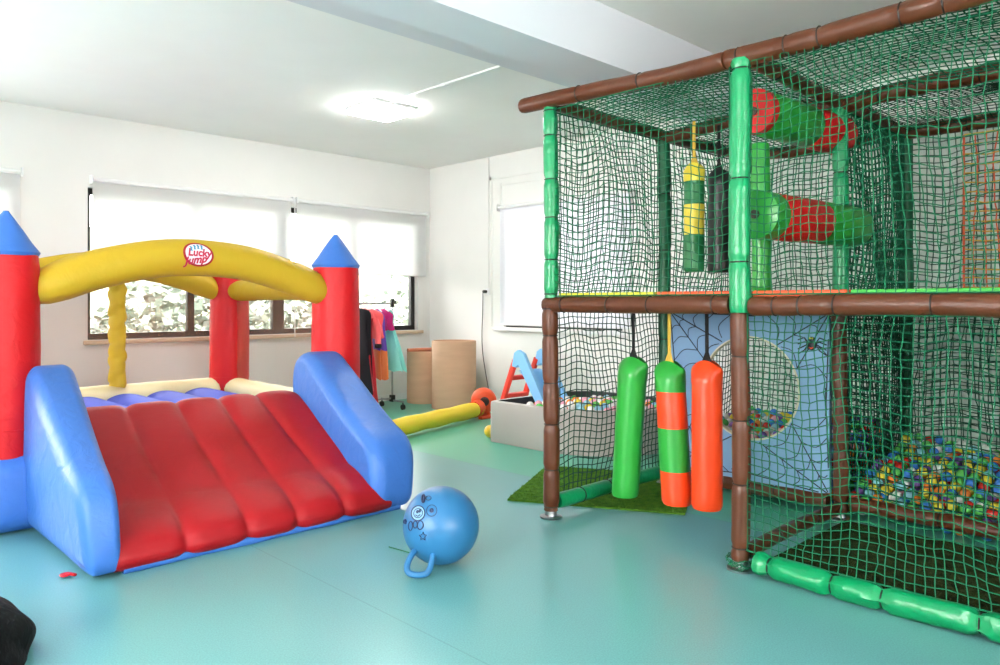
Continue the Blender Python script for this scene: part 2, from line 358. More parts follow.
# socket with cord to the blower
t = thing('wall_socket', (X1, 6.73, 1.39), 'white wall socket with black plug right of the cardboard rolls', 'socket')
MB().box(X1-.012, X1, 6.69, 6.77, 1.35, 1.43, bev=.004).build('socket_plate', M['white'], t)
MB().tube([(X1-.012, 6.755, 1.39), (X1-.06, 6.76, 1.39)], .02, 10).build('plug', M['black'], t)
MB().box(X1-.012, X1, 6.715, 6.745, 1.43, ZC).build('wall_conduit', M['wall'], t, smooth=False)
pts = spline([(X1-.06, 6.765, 1.38), (X1-.03, 6.80, 1.2), (X1-.02, 6.82, .7), (X1-.03, 6.70, .2), (6.2, 6.5, .012), (5.95, 6.2, .012), (5.72, 6.06, .02), (5.64, 6.03, .06)], 8)
tag(MB().tube(pts, .005, 6).build('power_cord', M['black']), 'thin black cord hanging from the wall socket down to the orange blower', 'cord')

# ------------------------------------------------------------------ outside
gb = MB().box(-6, 14, 8.3, 22, -.6, -.5); gb.grid(lambda u, v: (-6+26*u, 13.2+4*v, -.5+3.0*v+.35*math.sin(u*19)*v), 40, 6)
tag(gb.build('ground_outside', mat('outside_grass', (110, 120, 96), .9, .1, col2=(124, 130, 112), vscale=2)), 'pale ground outside the windows', 'ground', None, 'structure')
hm = MB(); rng = random.Random(3)
for _ in range(16000):
    x = rng.uniform(-1, 15); hgt = 1.6+.5*math.sin(x*1.3)+.35*math.sin(x*3.1+1); z = -.5+rng.random()**.8*(hgt+.5); y = 12.6+rng.gauss(0, .5)+.3*math.sin(x*4)
    s = rng.uniform(.05, .13); a = rng.uniform(0, 6.28); b = rng.uniform(-1, 1); u = Vector((math.cos(a), math.sin(a), b)).normalized()*s; v = u.cross(Vector((rng.uniform(-1, 1), rng.uniform(-1, 1), rng.uniform(-1, 1)))).normalized()*s*.6
    c = Vector((x, y, z)); hm.add([c-u, c-v, c+u, c+v], [(0, 1, 2, 3)], rng.randrange(3))
tag(hm.build('hedge', [mat('leaf_pale', (116, 126, 112), .9), mat('leaf_grey', (138, 140, 132), .9), mat('leaf_dark', (92, 104, 92), .9)], smooth=False), 'pale green hedge and bushes seen through the window panes', 'hedge', None, 'stuff')

# ------------------------------------------------------------------ bouncy castle
RO = .085; CX0, CX1, CY0, CY1 = .97, 3.04, 4.88, 6.88      # tower centres
cas = thing('bouncy_castle', (2.0, 5.3, 0), 'large red, blue and yellow inflatable castle with four towers, arches and a front slide', 'bouncy castle')
def rrect(a0, a1, b0, b1, r, k=6):
    out = []
    for cx, cy, s0 in [(a1-r, b1-r, 0), (a0+r, b1-r, 90), (a0+r, b0+r, 180), (a1-r, b0+r, 270)]:
        for i in range(k+1): a = R(s0+90*i/k); out.append((cx+r*math.cos(a), cy+r*math.sin(a)))
    return out
MB().pillow(rrect(4.68, 7.06, .005, .43, .12), .78, 3.22, .12).build('base', M['blue'], cas)
# bed with lengthwise air channels
def bedf(u, v):
    x = 1.05+1.92*u; y = 4.95+1.88*v; return (x, y, .425+.055*abs(math.sin(math.pi*6*u))**.6)
m = MB(); m.grid(bedf, 96, 8); m.build('bounce_bed', M['bed'], cas)
def wob(seed, amp=.004):
    r_ = random.Random(seed); ks = [(r_.choice([2, 3, 4, 5]), r_.uniform(2, 11), r_.uniform(0, 6)) for _ in range(4)]
    return lambda a, z: amp*sum(math.sin(k*a+q*z+p) for k, q, p in ks)/2
# low cream rim round the bed
m = MB()
for a, b in [((CX0+RO, CY1), (CX1+RO, CY1)), ((CX1+RO, CY1), (CX1, CY0)), ((CX0+RO, CY1), (CX0, CY0))]:
    m.tube([Vector((a[0], a[1], .455)).lerp(Vector((b[0], b[1], .455)), i/20) for i in range(21)], lambda i, t, an: .10+.003*math.sin(i*1.7+an*2), 14)
m.build('bed_rim', M['cream'], cas)
for k, (x, y) in enumerate([(CX0-.03, CY0), (CX1, CY0), (CX1+RO, CY1), (CX0+RO, CY1)]):
    wf = wob(k+1); r = .156 if k == 0 else .172
    tw = MB().lathe([(.10, .38), (r-.01, .41), (r+.004, .55), (r+.006, 1.0), (r+.002, 1.45), (r-.003, 1.515)], x, y, 40, wob=wf).build('tower', M['red'], cas)
    MB().lathe([(r-.002, 1.51), (r+.008, 1.53), (r*.80, 1.585), (r*.55, 1.65), (r*.28, 1.715), (.012, 1.76)], x, y, 40, wob=lambda a, z, f=wf: f(a, z)*.5).build('tower_cone', M['blue'], tw)
    m = MB()
    for zz in (.56,): m.tube([(x+(r+.006)*math.cos(a*math.pi/16), y+(r+.006)*math.sin(a*math.pi/16), zz) for a in range(32)], .004, 6, closed=True)
    m.build('seam', M['red'], tw)
def arch(a, b, zc, rise, r, bow=0):
    a = Vector(a); b = Vector(b); pts = []
    for i in range(41):
        t = i/40; p = a.lerp(b, t); pts.append(Vector((p.x, p.y, zc+rise*(1-(2*t-1)**2))))
    m = MB(); m.tube(pts, lambda i, t, an: r*(.62+.38*min(1, (min(t, 1-t)/.085))**.5)*(1+.012*math.sin(3*an+i*.6)), 28)
    return m.build('arch', M['yellow'], cas), pts
fa, fpts = arch((CX0+.09, CY0-.01, 0), (CX1-.09, CY0-.01, 0), 1.31, .235, .118)
arch((CX0+.09+RO, CY1, 0), (CX1-.09+RO, CY1, 0), 1.34, .235, .108)
arch((CX1, CY0+.09, 0), (CX1+RO, CY1-.09, 0), 1.36, .01, .095)
arch((CX0, CY0+.09, 0), (CX0+RO, CY1-.09, 0), 1.36, .01, .095)
# yellow hanging sleeve at the back
m = MB(); m.tube([(2.115+.004*math.sin(i*.9), CY1-.06, 1.50-i*.016) for i in range(61)], lambda i, t, an: .080+.006*math.sin(i*.55+2*an)+.004*math.sin(i*1.25+an*3), 16, flat=.8)
m.build('back_sleeve', M['yellow'], cas)
# gauze nets, back and sides
for a, b in [((CX0+RO, CY1), (CX1+RO, CY1)), ((CX1, CY0), (CX1+RO, CY1)), ((CX0, CY0), (CX0+RO, CY1))]:
    m = MB(); bk = (a[1] == b[1])
    def nf(u, v, a=a, b=b, bk=bk):
        x = a[0]+(b[0]-a[0])*u; y = a[1]+(b[1]-a[1])*u; o = .004*math.sin(u*14+v*3)*math.sin(math.pi*v)
        top = (1.34+.235*(1-(2*u-1)**2)) if bk else 1.36
        return (x+(0 if bk else o), y+(o if bk else 0), .55+(top-.55)*v)
    m.grid(nf, 40, 12); m.build('side_net', M['gauze'], cas)
# slide
SX0, SX1 = 1.12, 2.69
prof = spline([(0, 3.74, .010), (0, 3.69, .03), (0, 3.685, .085), (0, 3.76, .155), (0, 4.05, .265), (0, 4.4, .41), (0, 4.68, .535), (0, 4.86, .60), (0, 4.98, .575), (0, 5.03, .42)], 8)
seam0, seam1 = [1.454, 1.768, 2.053, 2.347], [1.58, 1.88, 2.16, 2.42]
def slidef(u, v):
    f = v*(len(prof)-1); i = min(int(f), len(prof)-2); p = prof[i].lerp(prof[i+1], f-i); t = (prof[i+1]-prof[i]).normalized(); n = Vector((0, -t.z, t.y))
    xx = SX0+(SX1-SX0)*u; w_ = min(1, max(0, (v-.3)/.55)); du = min([abs(xx-(a+(b-a)*w_)) for a, b in zip(seam0, seam1)]+[xx-SX0+.02, SX1-xx+.02]); dv = min(abs(v-.43), abs(v-.96)+.02)*1.5
    h = .026*(1-math.exp(-(du/.034)**1.2))*(1-.8*math.exp(-(dv/.045)**1.3))*min(1, .15+4.5*v)
    h += .005*math.sin(u*31+v*13)*math.exp(-dv/.1)
    q = p+n*h; return (SX0+(SX1-SX0)*u, q.y, q.z)
m = MB(); m.grid(slidef, 150, 110)
m.add([(SX0, 3.83, .012), (SX1, 3.83, .012), (SX1, 5.03, .012), (SX0, 5.03, .012)], [(0, 1, 2, 3)])
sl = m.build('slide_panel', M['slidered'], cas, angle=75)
m = MB(); m.tube([(1.17+(2.74-1.17)*i/20, 3.70-.005*math.sin(i), .02) for i in range(21)], .026, 10); m.build('slide_hem', M['blue'], cas)
bp_ = [(0, p[0], p[1]) for p in [(3.74, .010), (3.655, .05), (3.66, .20), (3.70, .34), (3.79, .43), (3.98, .51), (4.2, .62), (4.42, .74), (4.6, .835), (4.74, .90), (4.88, .875), (4.96, .76), (4.98, .5), (4.98, .2), (4.96, .03), (4.85, .012), (4.5, .012), (4.1, .012)]]
bl = [(p.y, p.z) for p in spline(bp_, 4, True)]
def bolster(xo0, xo1, xi0, xi1, cut):      # outer / inner face: at the tower, at the foot
    m = MB().pillow(bl, 0, .34, .095, bulge=.02); out = []
    for x, y, z in m.v:
        t = x/.34; f = min(1, max(0, (4.75-y)/1.0)); xo = xo0+(xo1-xo0)*f; xi = xi0+(xi1-xi0)*f
        xo += cut*max(0, 1-z/.42)**1.2*f
        out.append((xo+(xi-xo)*t, y+.012*math.sin(x*9+z*5), z))
    m.v = out; return m.build('slide_bolster', M['blue'], cas)
bolster(1.00, .985, 1.255, 1.165, .03)
bolster(3.01, 2.92, 2.70, 2.55, -.08)
# tether tag
m = MB(); p = at(66, 574, 3.42); m.tube(spline([(1.0, 3.80, .01), (p.x+.01, p.y+.01, .012), (p.x-.015, p.y+.01, .012), (p.x-.012, p.y-.015, .012), (p.x+.012, p.y-.008, .012)], 5), .010, 8, flat=.6); m.build('tether_loop', M['red'], cas)
# air tube
m = MB(); m.tube([Vector((3.1, 5.33, .10)).lerp(Vector((5.47, 5.96, .105)), i/30) for i in range(31)], lambda i, t, an: .082+.004*math.sin(i*1.1+2*an), 18); m.build('air_tube', M['tubeyellow'], cas)
# badge on the front arch
ac = fpts[22]; BS = .098
def arcpt(x, y, off=.0):       # x along the arch (m), y up round the tube
    cxs = 1.955+x; t = (cxs-fpts[0].x)/(fpts[-1].x-fpts[0].x); zc = 1.31+.235*(1-(2*t-1)**2); rr = .118*1.012+off
    th = y/.118+R(8); return (cxs, CY0-.01-rr*math.cos(th), zc+rr*math.sin(th))
def disc(rx, ry, off, name, mtl, parent, cx=0, cy=0, rot=0, n=40):
    m = MB(); vs = []; fs = []
    for k in range(7):
        for j in range(n):
            a = 2*math.pi*j/n; x = rx*k/6*math.cos(a); y = ry*k/6*math.sin(a); vs.append(arcpt(cx+x*math.cos(rot)-y*math.sin(rot), cy+x*math.sin(rot)+y*math.cos(rot), off))
    for k in range(6):
        for j in range(n): fs.append((k*n+j, k*n+(j+1) % n, (k+1)*n+(j+1) % n, (k+1)*n+j))
    m.add(vs, fs); return m.build(name, mtl, parent)
bd = disc(BS, BS*.80, .004, 'badge', M['badge_red'], cas, rot=-.25)
disc(BS*.86, BS*.66, .0065, 'badge_face', M['badge_white'], bd, rot=-.25)
def textmesh(body, size, fn, name, mtl, parent, shear=.2, bold=.0):
    c = bpy.data.curves.new('txt', 'FONT'); c.body = body; c.size = size; c.align_x = 'CENTER'; c.align_y = 'CENTER'; c.shear = shear; c.offset = bold; c.resolution_u = 3
    o = bpy.data.objects.new('txt', c); C.objects.link(o); bpy.context.view_layer.update()
    me = bpy.data.meshes.new_from_object(o.evaluated_get(bpy.context.evaluated_depsgraph_get())); bpy.data.objects.remove(o)
    m = MB(); m.add([fn(v.co.x, v.co.y) for v in me.vertices], [tuple(p.vertices) for p in me.polygons]); return m.build(name, mtl, parent, smooth=False)
textmesh('Lucky', .060, lambda x, y: arcpt(x*1.05+.004, y*1.05+.006-x*.06, .0095), 'lettering', M['badge_ink'], bd, bold=.0022)
textmesh('Jump', .064, lambda x, y: arcpt(x*1.05-.018, y*1.0-.036+x*.12, .0095), 'lettering', M['badge_ink'], bd, bold=.0022)
m = MB()
for k, (x, y) in enumerate([(-.045, .034), (-.022, .042), (.0, .045), (.022, .042)]):
    for a, b, hw in [((x, y+.014), (x, y-.008), .005), ((x-.009, y+.012), (x+.009, y+.002), .0025), ((x, y-.006), (x-.006, y-.016), .003), ((x, y-.006), (x+.006, y-.016), .003)]:
        d = Vector((b[0]-a[0], b[1]-a[1])).normalized(); q = Vector((-d.y, d.x))*hw
        m.add([arcpt(a[0]+q.x, a[1]+q.y, .009), arcpt(a[0]-q.x, a[1]-q.y, .009), arcpt(b[0]-q.x, b[1]-q.y, .009), arcpt(b[0]+q.x, b[1]+q.y, .009)], [(0, 1, 2, 3)])
m.build('jumping_figures', M['badge_blue'], bd, smooth=False)

# blower
t = thing('air_blower', (5.62, 6.02, 0), 'round orange air blower at the end of the yellow tube beside the cardboard rolls', 'blower')
ax = Vector((-.62, -.78, 0)); cc = Vector((5.60, 6.00, .185)); pr = [(.03, -.10), (.10, -.10), (.13, -.075), (.138, -.04), (.138, .04), (.13, .075), (.10, .10), (.03, .10)]
def axl(m, prof, cc, ax, n=32, mi=0):
    q = Vector((0, 0, 1)).rotation_difference(ax); vs = [cc+q @ Vector((r_*math.cos(2*math.pi*j/n), r_*math.sin(2*math.pi*j/n), z)) for r_, z in prof for j in range(n)]
    K = len(prof); fs = [(i*n+j, i*n+(j+1) % n, (i+1)*n+(j+1) % n, (i+1)*n+j) for i in range(K-1) for j in range(n)]+[tuple(range(n))[::-1], tuple((K-1)*n+j for j in range(n))]
    return m.add(vs, fs, mi)
axl(MB(), pr, cc, ax).build('blower_housing', M['blower'], t)
gr = axl(MB(), [(.05, .098), (.05, .106), (.044, .108), (.01, .108)], cc, ax); 
gr.build('intake_grille', M['darkp'], t)
MB().tube([(5.50, 5.97, .12), (5.40, 5.94, .11)], .088, 18).build('outlet_pipe', M['blower'], t)
m = MB(); m.box(5.46, 5.74, 5.88, 5.94, 0, .03, bev=.008); m.box(5.46, 5.74, 6.06, 6.12, 0, .03, bev=.008)
m.tube([(5.60, 5.91, .02), (5.60, 5.95, .1)], .02, 8); m.tube([(5.60, 6.09, .02), (5.60, 6.05, .1)], .02, 8); m.build('foot_rail', M['blower'], t)

# ------------------------------------------------------------------ soft play frame
S = [3.26, 4.43, 5.55]; D = [2.92, 1.73, .54, -.65]; ZT, ZM = 2.41, 1.24
play = thing('soft_play_frame', (4.43, 1.73, 0), 'two-storey padded climbing frame wrapped in green netting on the right', 'play frame')
rp = random.Random(11)
def pad(name, a, b, r, mt, ties, parent=play, n=14, pinch=.2, lump=.05, curve=.004, tie=True):
    a = Vector(a); b = Vector(b); Ln = (b-a).length; K = max(12, int(Ln/.018)); m = MB(); pts = []
    p1, p2, p3 = rp.uniform(0, 6), rp.uniform(0, 6), rp.uniform(0, 6); d = (b-a).normalized(); s1 = d.orthogonal().normalized(); s2 = d.cross(s1)
    for i in range(K+1):
        t = i/K; l = t*Ln; pts.append(a.lerp(b, t)+s1*curve*math.sin(l*5+p1)+s2*curve*math.sin(l*4+p2))
    tl = [t*Ln for t in ties]
    def rf(i, t, an):
        l = t*Ln; v = 1.0
        for q in tl: v -= pinch*math.exp(-((l-q)/.018)**2)
        near = min([abs(l-q) for q in tl]+[9])
        v += lump*math.exp(-near/.05)*math.sin(5*an+p3+l*6)*.8+lump*.45*math.sin(3*an+l*9+p1)*math.sin(l*13+p2)
        return r*v*(.9 if i in (0, K) else 1)
    m.tube(pts, rf, n)
    if tie:
        for q in tl:
            c = a.lerp(b, q/Ln)+s1*curve*math.sin(q*5+p1)+s2*curve*math.sin(q*4+p2); rr = r*(1-pinch)+.003
            m.tube([c+s1*rr*math.cos(k*math.pi/8)+s2*rr*math.sin(k*math.pi/8) for k in range(16)], .0035, 5, mi=1, closed=True)
    return m.build(name, [M[mt], M['tie']], parent)
# posts: upper storey green, lower storey brown, steel feet
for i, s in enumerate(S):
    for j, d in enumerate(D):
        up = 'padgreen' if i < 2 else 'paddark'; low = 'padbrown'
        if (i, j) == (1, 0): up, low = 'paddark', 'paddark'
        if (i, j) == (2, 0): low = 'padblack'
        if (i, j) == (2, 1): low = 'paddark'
        rr = .044 if (i, j) != (0, 1) else .050
        tl = [.02, .2, .42, .62, .85, .98] if (i, j) == (0, 0) else [.03, .28, .62, .97]
        pad('lower_post', (s, d, .045), (s, d, ZM+.0), .048 if (i, j) == (0, 0) else .043, low, tl if (i, j) == (0, 0) else [.05, .3, .55, .8, .98])
        z0 = ZM+.04 if (i, j) != (0, 1) else ZM-.035
        pad('upper_post', (s, d, z0), (s, d, ZT-.02), rr, up, tl if (i, j) == (0, 0) else [.2, .53, .96] if (i, j) == (0, 1) else [.3, .65], lump=.09 if (i, j) == (0, 1) else .06)
        f = MB().lathe([(.062, .001), (.064, .012), (.036, .018), (.034, .026), (.034, .06), (.02, .065)], s, d, 24); f.build('steel_foot', M['steel'], play)
# loose net tail wrapped round the foot of the front middle post
m = MB(); r_ = random.Random(4)
for k in range(8):
    a0 = r_.uniform(0, 6.28); rr_ = r_.uniform(.045, .07); z0 = r_.uniform(.008, .06)
    m.tube([(S[0]+rr_*math.cos(a0+t*.55)*(1+.1*math.sin(t*3+k)), D[1]+rr_*math.sin(a0+t*.55), z0+.014*math.sin(t*2+k)) for t in range(9)], .0025, 4)
m.build('net_tail', M['net'], play)['kind'] = 'stuff'
# beams
def ties(Ln, k): return [x/k+.03*math.sin(x*7+Ln) for x in range(1, k)]
for i, s in enumerate(S):
    pad('top_beam', (s, 3.13 if i == 0 else 2.97, ZT+(.02 if i == 0 else 0)), (s, 1.80, ZT-.004), .045, 'padbrown', [.32, .62], pinch=.08, curve=.014, lump=.08)
    pad('top_beam', (s, 1.82, ZT-.004), (s, .54, ZT), .048, 'padbrown', [.06, .24, .36, .62, .74], pinch=.1, curve=.012, lump=.08)
    pad('top_beam', (s, .54, ZT), (s, -.65, ZT), .045, 'padbrown', [.4, .8], pinch=.08)
    pad('middle_beam', (s, D[0]+.045, ZM), (s, D[1]+.05, ZM), .046, 'padbrown', [.12, .4, .62, .93], pinch=.12)
    pad('middle_beam', (s, D[1]-.055, ZM), (s, D[2]-.03, ZM), .046, 'padbrown', [.1, .2, .33, .65, .93], pinch=.12)
    pad('middle_beam', (s, D[2]-.05, ZM), (s, D[3], ZM), .046, 'padbrown', [.3, .6], pinch=.12)
for j, d in enumerate(D):
    for i in (0, 1):
        pad('top_beam', (S[i]+.04, d, ZT), (S[i+1]-.04, d, ZT), .04, 'padbrown', [.3, .7], pinch=.08)
        pad('middle_beam', (S[i]+.05, d, ZM), (S[i+1]-.05, d, ZM), .042, 'padbrown', [.3, .7], pinch=.1)
# low beams
pad('low_beam', (3.32, 1.73, .075), (4.38, 1.73, .075), .035, 'padbrown', [.3, .7])
pad('low_beam', (S[1], 2.86, .095), (S[1], 1.80, .095), .04, 'padbrown', [.35, .7])
pad('low_beam', (S[1], 1.67, .10), (S[1], -.6, .10), .042, 'padbrown', [.2, .4, .6, .8])
pad('floor_pad', (3.31, 2.92, .09), (4.38, 2.92, .09), .045, 'padgreen', [.2, .45, .7], pinch=.1)
pad('floor_pad', (S[0]-.02, 1.64, .058), (S[0]-.05, -.6, .058), .052, 'padgreen', [.03, .155, .245, .398, .52, .66, .8], pinch=.34, lump=.13)
# decks with coloured foam mats at the edge
MB().box(S[0]+.0, S[2], D[1]+.02, D[0]-.02, ZM+.01, ZM+.035).box(S[0], S[2], D[3], D[1]-.02, ZM+.01, ZM+.035).build('deck', M['deck'], play, smooth=False)
for a, b, mt in [(2.23, 2.88, 'foamyellow'), (1.78, 2.21, 'foamorange'), (1.26, 1.68, 'foamorange'), (-.6, 1.24, 'foamgreen')]:
    MB().box(S[0]+.02, S[1]-.06, a, b, ZM+.035, ZM+.068, bev=.008).build('floor_mat', M[mt], play)

# nets
def net(o, u, v, step, r, sag=(0, 0), mt='net', name='net_panel', jit=.0025, n=3, parent=play, seed=0, mats=None):
    o, u, v = Vector(o), Vector(u), Vector(v); Lu, Lv = u.length, v.length; un, vn = u.normalized(), v.normalized(); nn = un.cross(vn)
    nu, nv = max(2, round(Lu/step)), max(2, round(Lv/step)); r_ = random.Random(seed*31+int(Lu*100)); ph = [r_.uniform(0, 6) for _ in range(6)]
    P = [[None]*(nv+1) for _ in range(nu+1)]
    for i in range(nu+1):
        for j in range(nv+1):
            a, b = i/nu, j/nv; ed = min(1, 8*a*(1-a)+.0)*min(1, 8*b*(1-b))
            su = .022*math.sin(b*4+ph[0])*math.sin(a*5+ph[1])*ed; sv = (.02*math.sin(a*6+ph[2])+.012*math.sin(a*17+ph[3]))*ed
            q = o+u*a+v*b+nn*(sag[0]*math.sin(math.pi*a)*math.sin(math.pi*b)+.012*math.sin(a*9+b*7+ph[4])*ed)+un*su+vn*(sv-sag[1]*math.sin(math.pi*a)*(b if v.z > 0 else 1)*ed)
            if 0 < i < nu and 0 < j < nv: q += un*r_.gauss(0, jit)+vn*r_.gauss(0, jit)
            P[i][j] = q
    m = MB()
    for i in range(nu+1): m.tube(P[i], r*(1.6 if i in (0, nu) else 1), n, cap=False, mi=0)
    for j in range(nv+1): m.tube([P[i][j] for i in range(nu+1)], r*(1.6 if j in (0, nv) else 1), n, cap=False, mi=(0 if not mats else 1))
    return m.build(name, mats or M[mt], parent)
st = .042
# front face (camera side)
net((S[0]-.01, 2.88, ZM+.05), (0, -1.10, 0), (0, 0, ZT-ZM-.09), st, .0028, (.03, 0), seed=1)
net((S[0]-.01, 1.68, ZM+.05), (0, -1.11, 0), (0, 0, ZT-ZM-.09), .037, .0027, (.05, 0), seed=2)
net((S[0]-.01, .50, ZM+.05), (0, -1.11, 0), (0, 0, ZT-ZM-.09), st, .0028, (.03, 0), seed=3)
net((S[0]-.01, 1.69, .10), (0, -1.12, 0), (0, 0, ZM-.14), .037, .0027, (.03, 0), seed=4)
net((S[0]-.01, .50, .10), (0, -1.11, 0), (0, 0, ZM-.14), st, .0028, (.03, 0), seed=5)
# end face towards the windows
for i, (a, b) in enumerate([(S[0]+.04, S[1]-.04), (S[1]+.04, S[2]-.04)]):
    net((a, 2.93, ZM+.04), (b-a, 0, 0), (0, 0, ZT-ZM-.08), st, .0038, (.09, 0), 'netshade', seed=6+i)
    net((a, 2.93, .12), (b-a, 0, 0), (0, 0, ZM-.16), st, .0036, (.05, 0), 'netshade', seed=8+i)
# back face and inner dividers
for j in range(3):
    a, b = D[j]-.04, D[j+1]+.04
    net((S[2], a, ZM+.04), (0, b-a, 0), (0, 0, ZT-ZM-.08), st, .004, (.05, 0), 'netshade', seed=10+j)
    net((S[2], a, .2), (0, b-a, 0), (0, 0, ZM-.24), st, .004, (.05, 0), 'netshade', seed=13+j)
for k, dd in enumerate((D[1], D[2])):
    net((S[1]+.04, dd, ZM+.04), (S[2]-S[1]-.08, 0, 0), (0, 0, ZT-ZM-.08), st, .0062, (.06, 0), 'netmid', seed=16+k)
    net((S[1]+.04, dd, .2), (S[2]-S[1]-.08, 0, 0), (0, 0, ZM-.24), st, .005, (.06, 0), 'netshade', seed=18+k)
net((S[1], D[1]-.05, .16), (0, -1.08, 0), (0, 0, ZM-.2), st, .0036, (.04, 0), 'netshade', seed=20)
# roof
for i in (0, 1):
    for j in range(3):
        net((S[i]+.03, D[j]-.03, ZT), (S[i+1]-S[i]-.06, 0, 0), (0, -1.13, 0), .042, .0036, (-.05, 0), 'netshade' if i else 'netmid', seed=22+i*3+j)
# coloured climbing net deep inside
net((5.3, 1.32, ZM+.05), (0, -.36, 0), (0, 0, 1.0), .06, .005, (.02, 0), seed=40, mats=[M['netorange'], M['netyellow']], name='climbing_net')

# spider-web panel with round hole
pn = thing_parent = None
PC, PZ, PR = 2.285, .715, .318
def panel():
    m = MB(); y0, y1, z0, z1 = 1.785, 2.865, .135, 1.19; n = 96; outer = []; inner = []
    for k in range(n):
        a = 2*math.pi*k/n; c, s = math.cos(a), math.sin(a)
        tt = min([((y1-PC)/c if c > 1e-9 else (y0-PC)/c if c < -1e-9 else 9), ((z1-PZ)/s if s > 1e-9 else (z0-PZ)/s if s < -1e-9 else 9)])
        outer.append((PC+c*tt, PZ+s*tt)); inner.append((PC+c*PR, PZ+s*PR))
    xs = (S[1]-.018, S[1]+.018); vs = []
    for x in xs:
        vs += [(x, p[0], p[1]) for p in outer]+[(x, p[0], p[1]) for p in inner]
    fs = []; fe = []
    for k in range(n):
        q = (k+1) % n; fs += [(k, q, n+q, n+k), (2*n+k, 3*n+k, 3*n+q, 2*n+q), (k, 2*n+k, 2*n+q, q)]; fe += [(n+k, n+q, 3*n+q, 3*n+k)]
    m.add(vs, fs, 0); m.v = m.v; k0 = 0
    m.f += fe; m.m += [1]*len(fe)
    return m.build('web_panel', [M['panel'], M['board_edge']], play)
pn = panel()
# cream rim just round the hole
m = MB()
def rng_pts(r, n=64): return [(S[1]-.0185, PC+r*math.cos(2*math.pi*k/n), PZ+r*math.sin(2*math.pi*k/n)) for k in range(n)]
m.tube(rng_pts(PR+.004), .006, 6, closed=True); m.build('hole_edging', M['board_edge'], pn)
# printed webs: radiating lines with arcs, drawn as thin raised ink
m = MB(); XF = S[1]-.0195
def inkline(pts, w=.0035): m.tube([(XF, p[0], p[1]) for p in pts], w, 4, flat=1)
def ok(p): return 1.79 < p[0] < 2.86 and .14 < p[1] < 1.185 and math.hypot(p[0]-PC, p[1]-PZ) > PR+.012
def web(c, angs, Lr, radii, w=.0026):
    for a in angs:
        seg = [(c[0]+l/40*Lr*math.cos(R(a)), c[1]+l/40*Lr*math.sin(R(a))) for l in range(41)]; seg = [p for p in seg if ok(p)]
        if len(seg) > 2: inkline(seg, w*1.3)
    for rr_ in radii:
        for a0, a1 in zip(angs, angs[1:]):
            pts = []
            for k in range(9):
                t = k/8; a = R(a0+(a1-a0)*t); q = rr_*(1-.16*math.sin(math.pi*t)); p = (c[0]+q*math.cos(a), c[1]+q*math.sin(a))
                if ok(p): pts.append(p)
            if len(pts) > 2: inkline(pts, w)
web((2.86, 1.19), [182, 206, 230, 264], .62, [.12, .22, .33, .45])
web((1.785, 1.19), [272, 300, 328, 358], .6, [.13, .25, .38])
web((1.785, .135), [5, 30, 60, 88], .62, [.12, .22, .33, .45])
web((2.86, .135), [92, 118, 150, 176], .62, [.12, .22, .33, .44])
m.build('web_print', M['ink'], pn, smooth=False)
# little spider
m = MB(); sy, sz = 1.885, 1.0
m.sphere((XF-.004, sy, sz), .026, 14, 8, 0, (.4, 1, 1.1)); m.sphere((XF-.006, sy, sz+.034), .018, 12, 8, 0, (.4, 1, 1))
for sg in (-1, 1):
    for k, (e, f) in enumerate([(.045, .03), (.02, .005), (-.005, -.025), (-.03, -.055)]):
        m.tube([(XF, sy+sg*.02, sz+.01), (XF-.003, sy+sg*.045, sz+e), (XF, sy+sg*.085, sz+f)], .004, 5)
m.sphere((XF-.013, sy-.007, sz+.042), .006, 8, 6, 1); m.sphere((XF-.013, sy+.007, sz+.042), .006, 8, 6, 1)
m.tube([(XF-.013, sy-.012, sz-.012), (XF-.014, sy, sz-.018), (XF-.013, sy+.012, sz-.012)], .004, 5, mi=2)
m.build('spider', [M['ink'], M['foamyellow'], M['foamorange']], pn)

# upper rollers (segmented foam cylinders)
def roller(a, b, r, segs, name='foam_roller', hub=True):
    a = Vector(a); b = Vector(b); m = MB(); mats = [M['red'], M['baggreen'], M['darkp'], M['bagdark']]; t0 = 0
    for t1, mi in segs:
        p, q = a.lerp(b, t0+.004), a.lerp(b, t1-.004)
        m.tube([p, p.lerp(q, .03), p.lerp(q, .5), p.lerp(q, .97), q], lambda i, t, an: r*(.93 if i in (0, 4) else 1), 26, mi=mi); t0 = t1
    m.tube([a+(a-b).normalized()*.01, a+(b-a).normalized()*.01], .022, 12, mi=2); return m.build(name, mats, play)
roller((3.60, 1.84, 2.23), (4.60, 1.80, 2.25), .115, [(.06, 0), (.58, 1), (1, 0)])
roller((3.42, 1.74, 1.68), (4.62, 1.72, 1.70), .118, [(.12, 1), (.56, 0), (1, 1)])
pad('foam_spindle', (3.80, 1.90, 1.31), (3.80, 1.90, 2.1), .05, 'baggreen', [.5], tie=False)

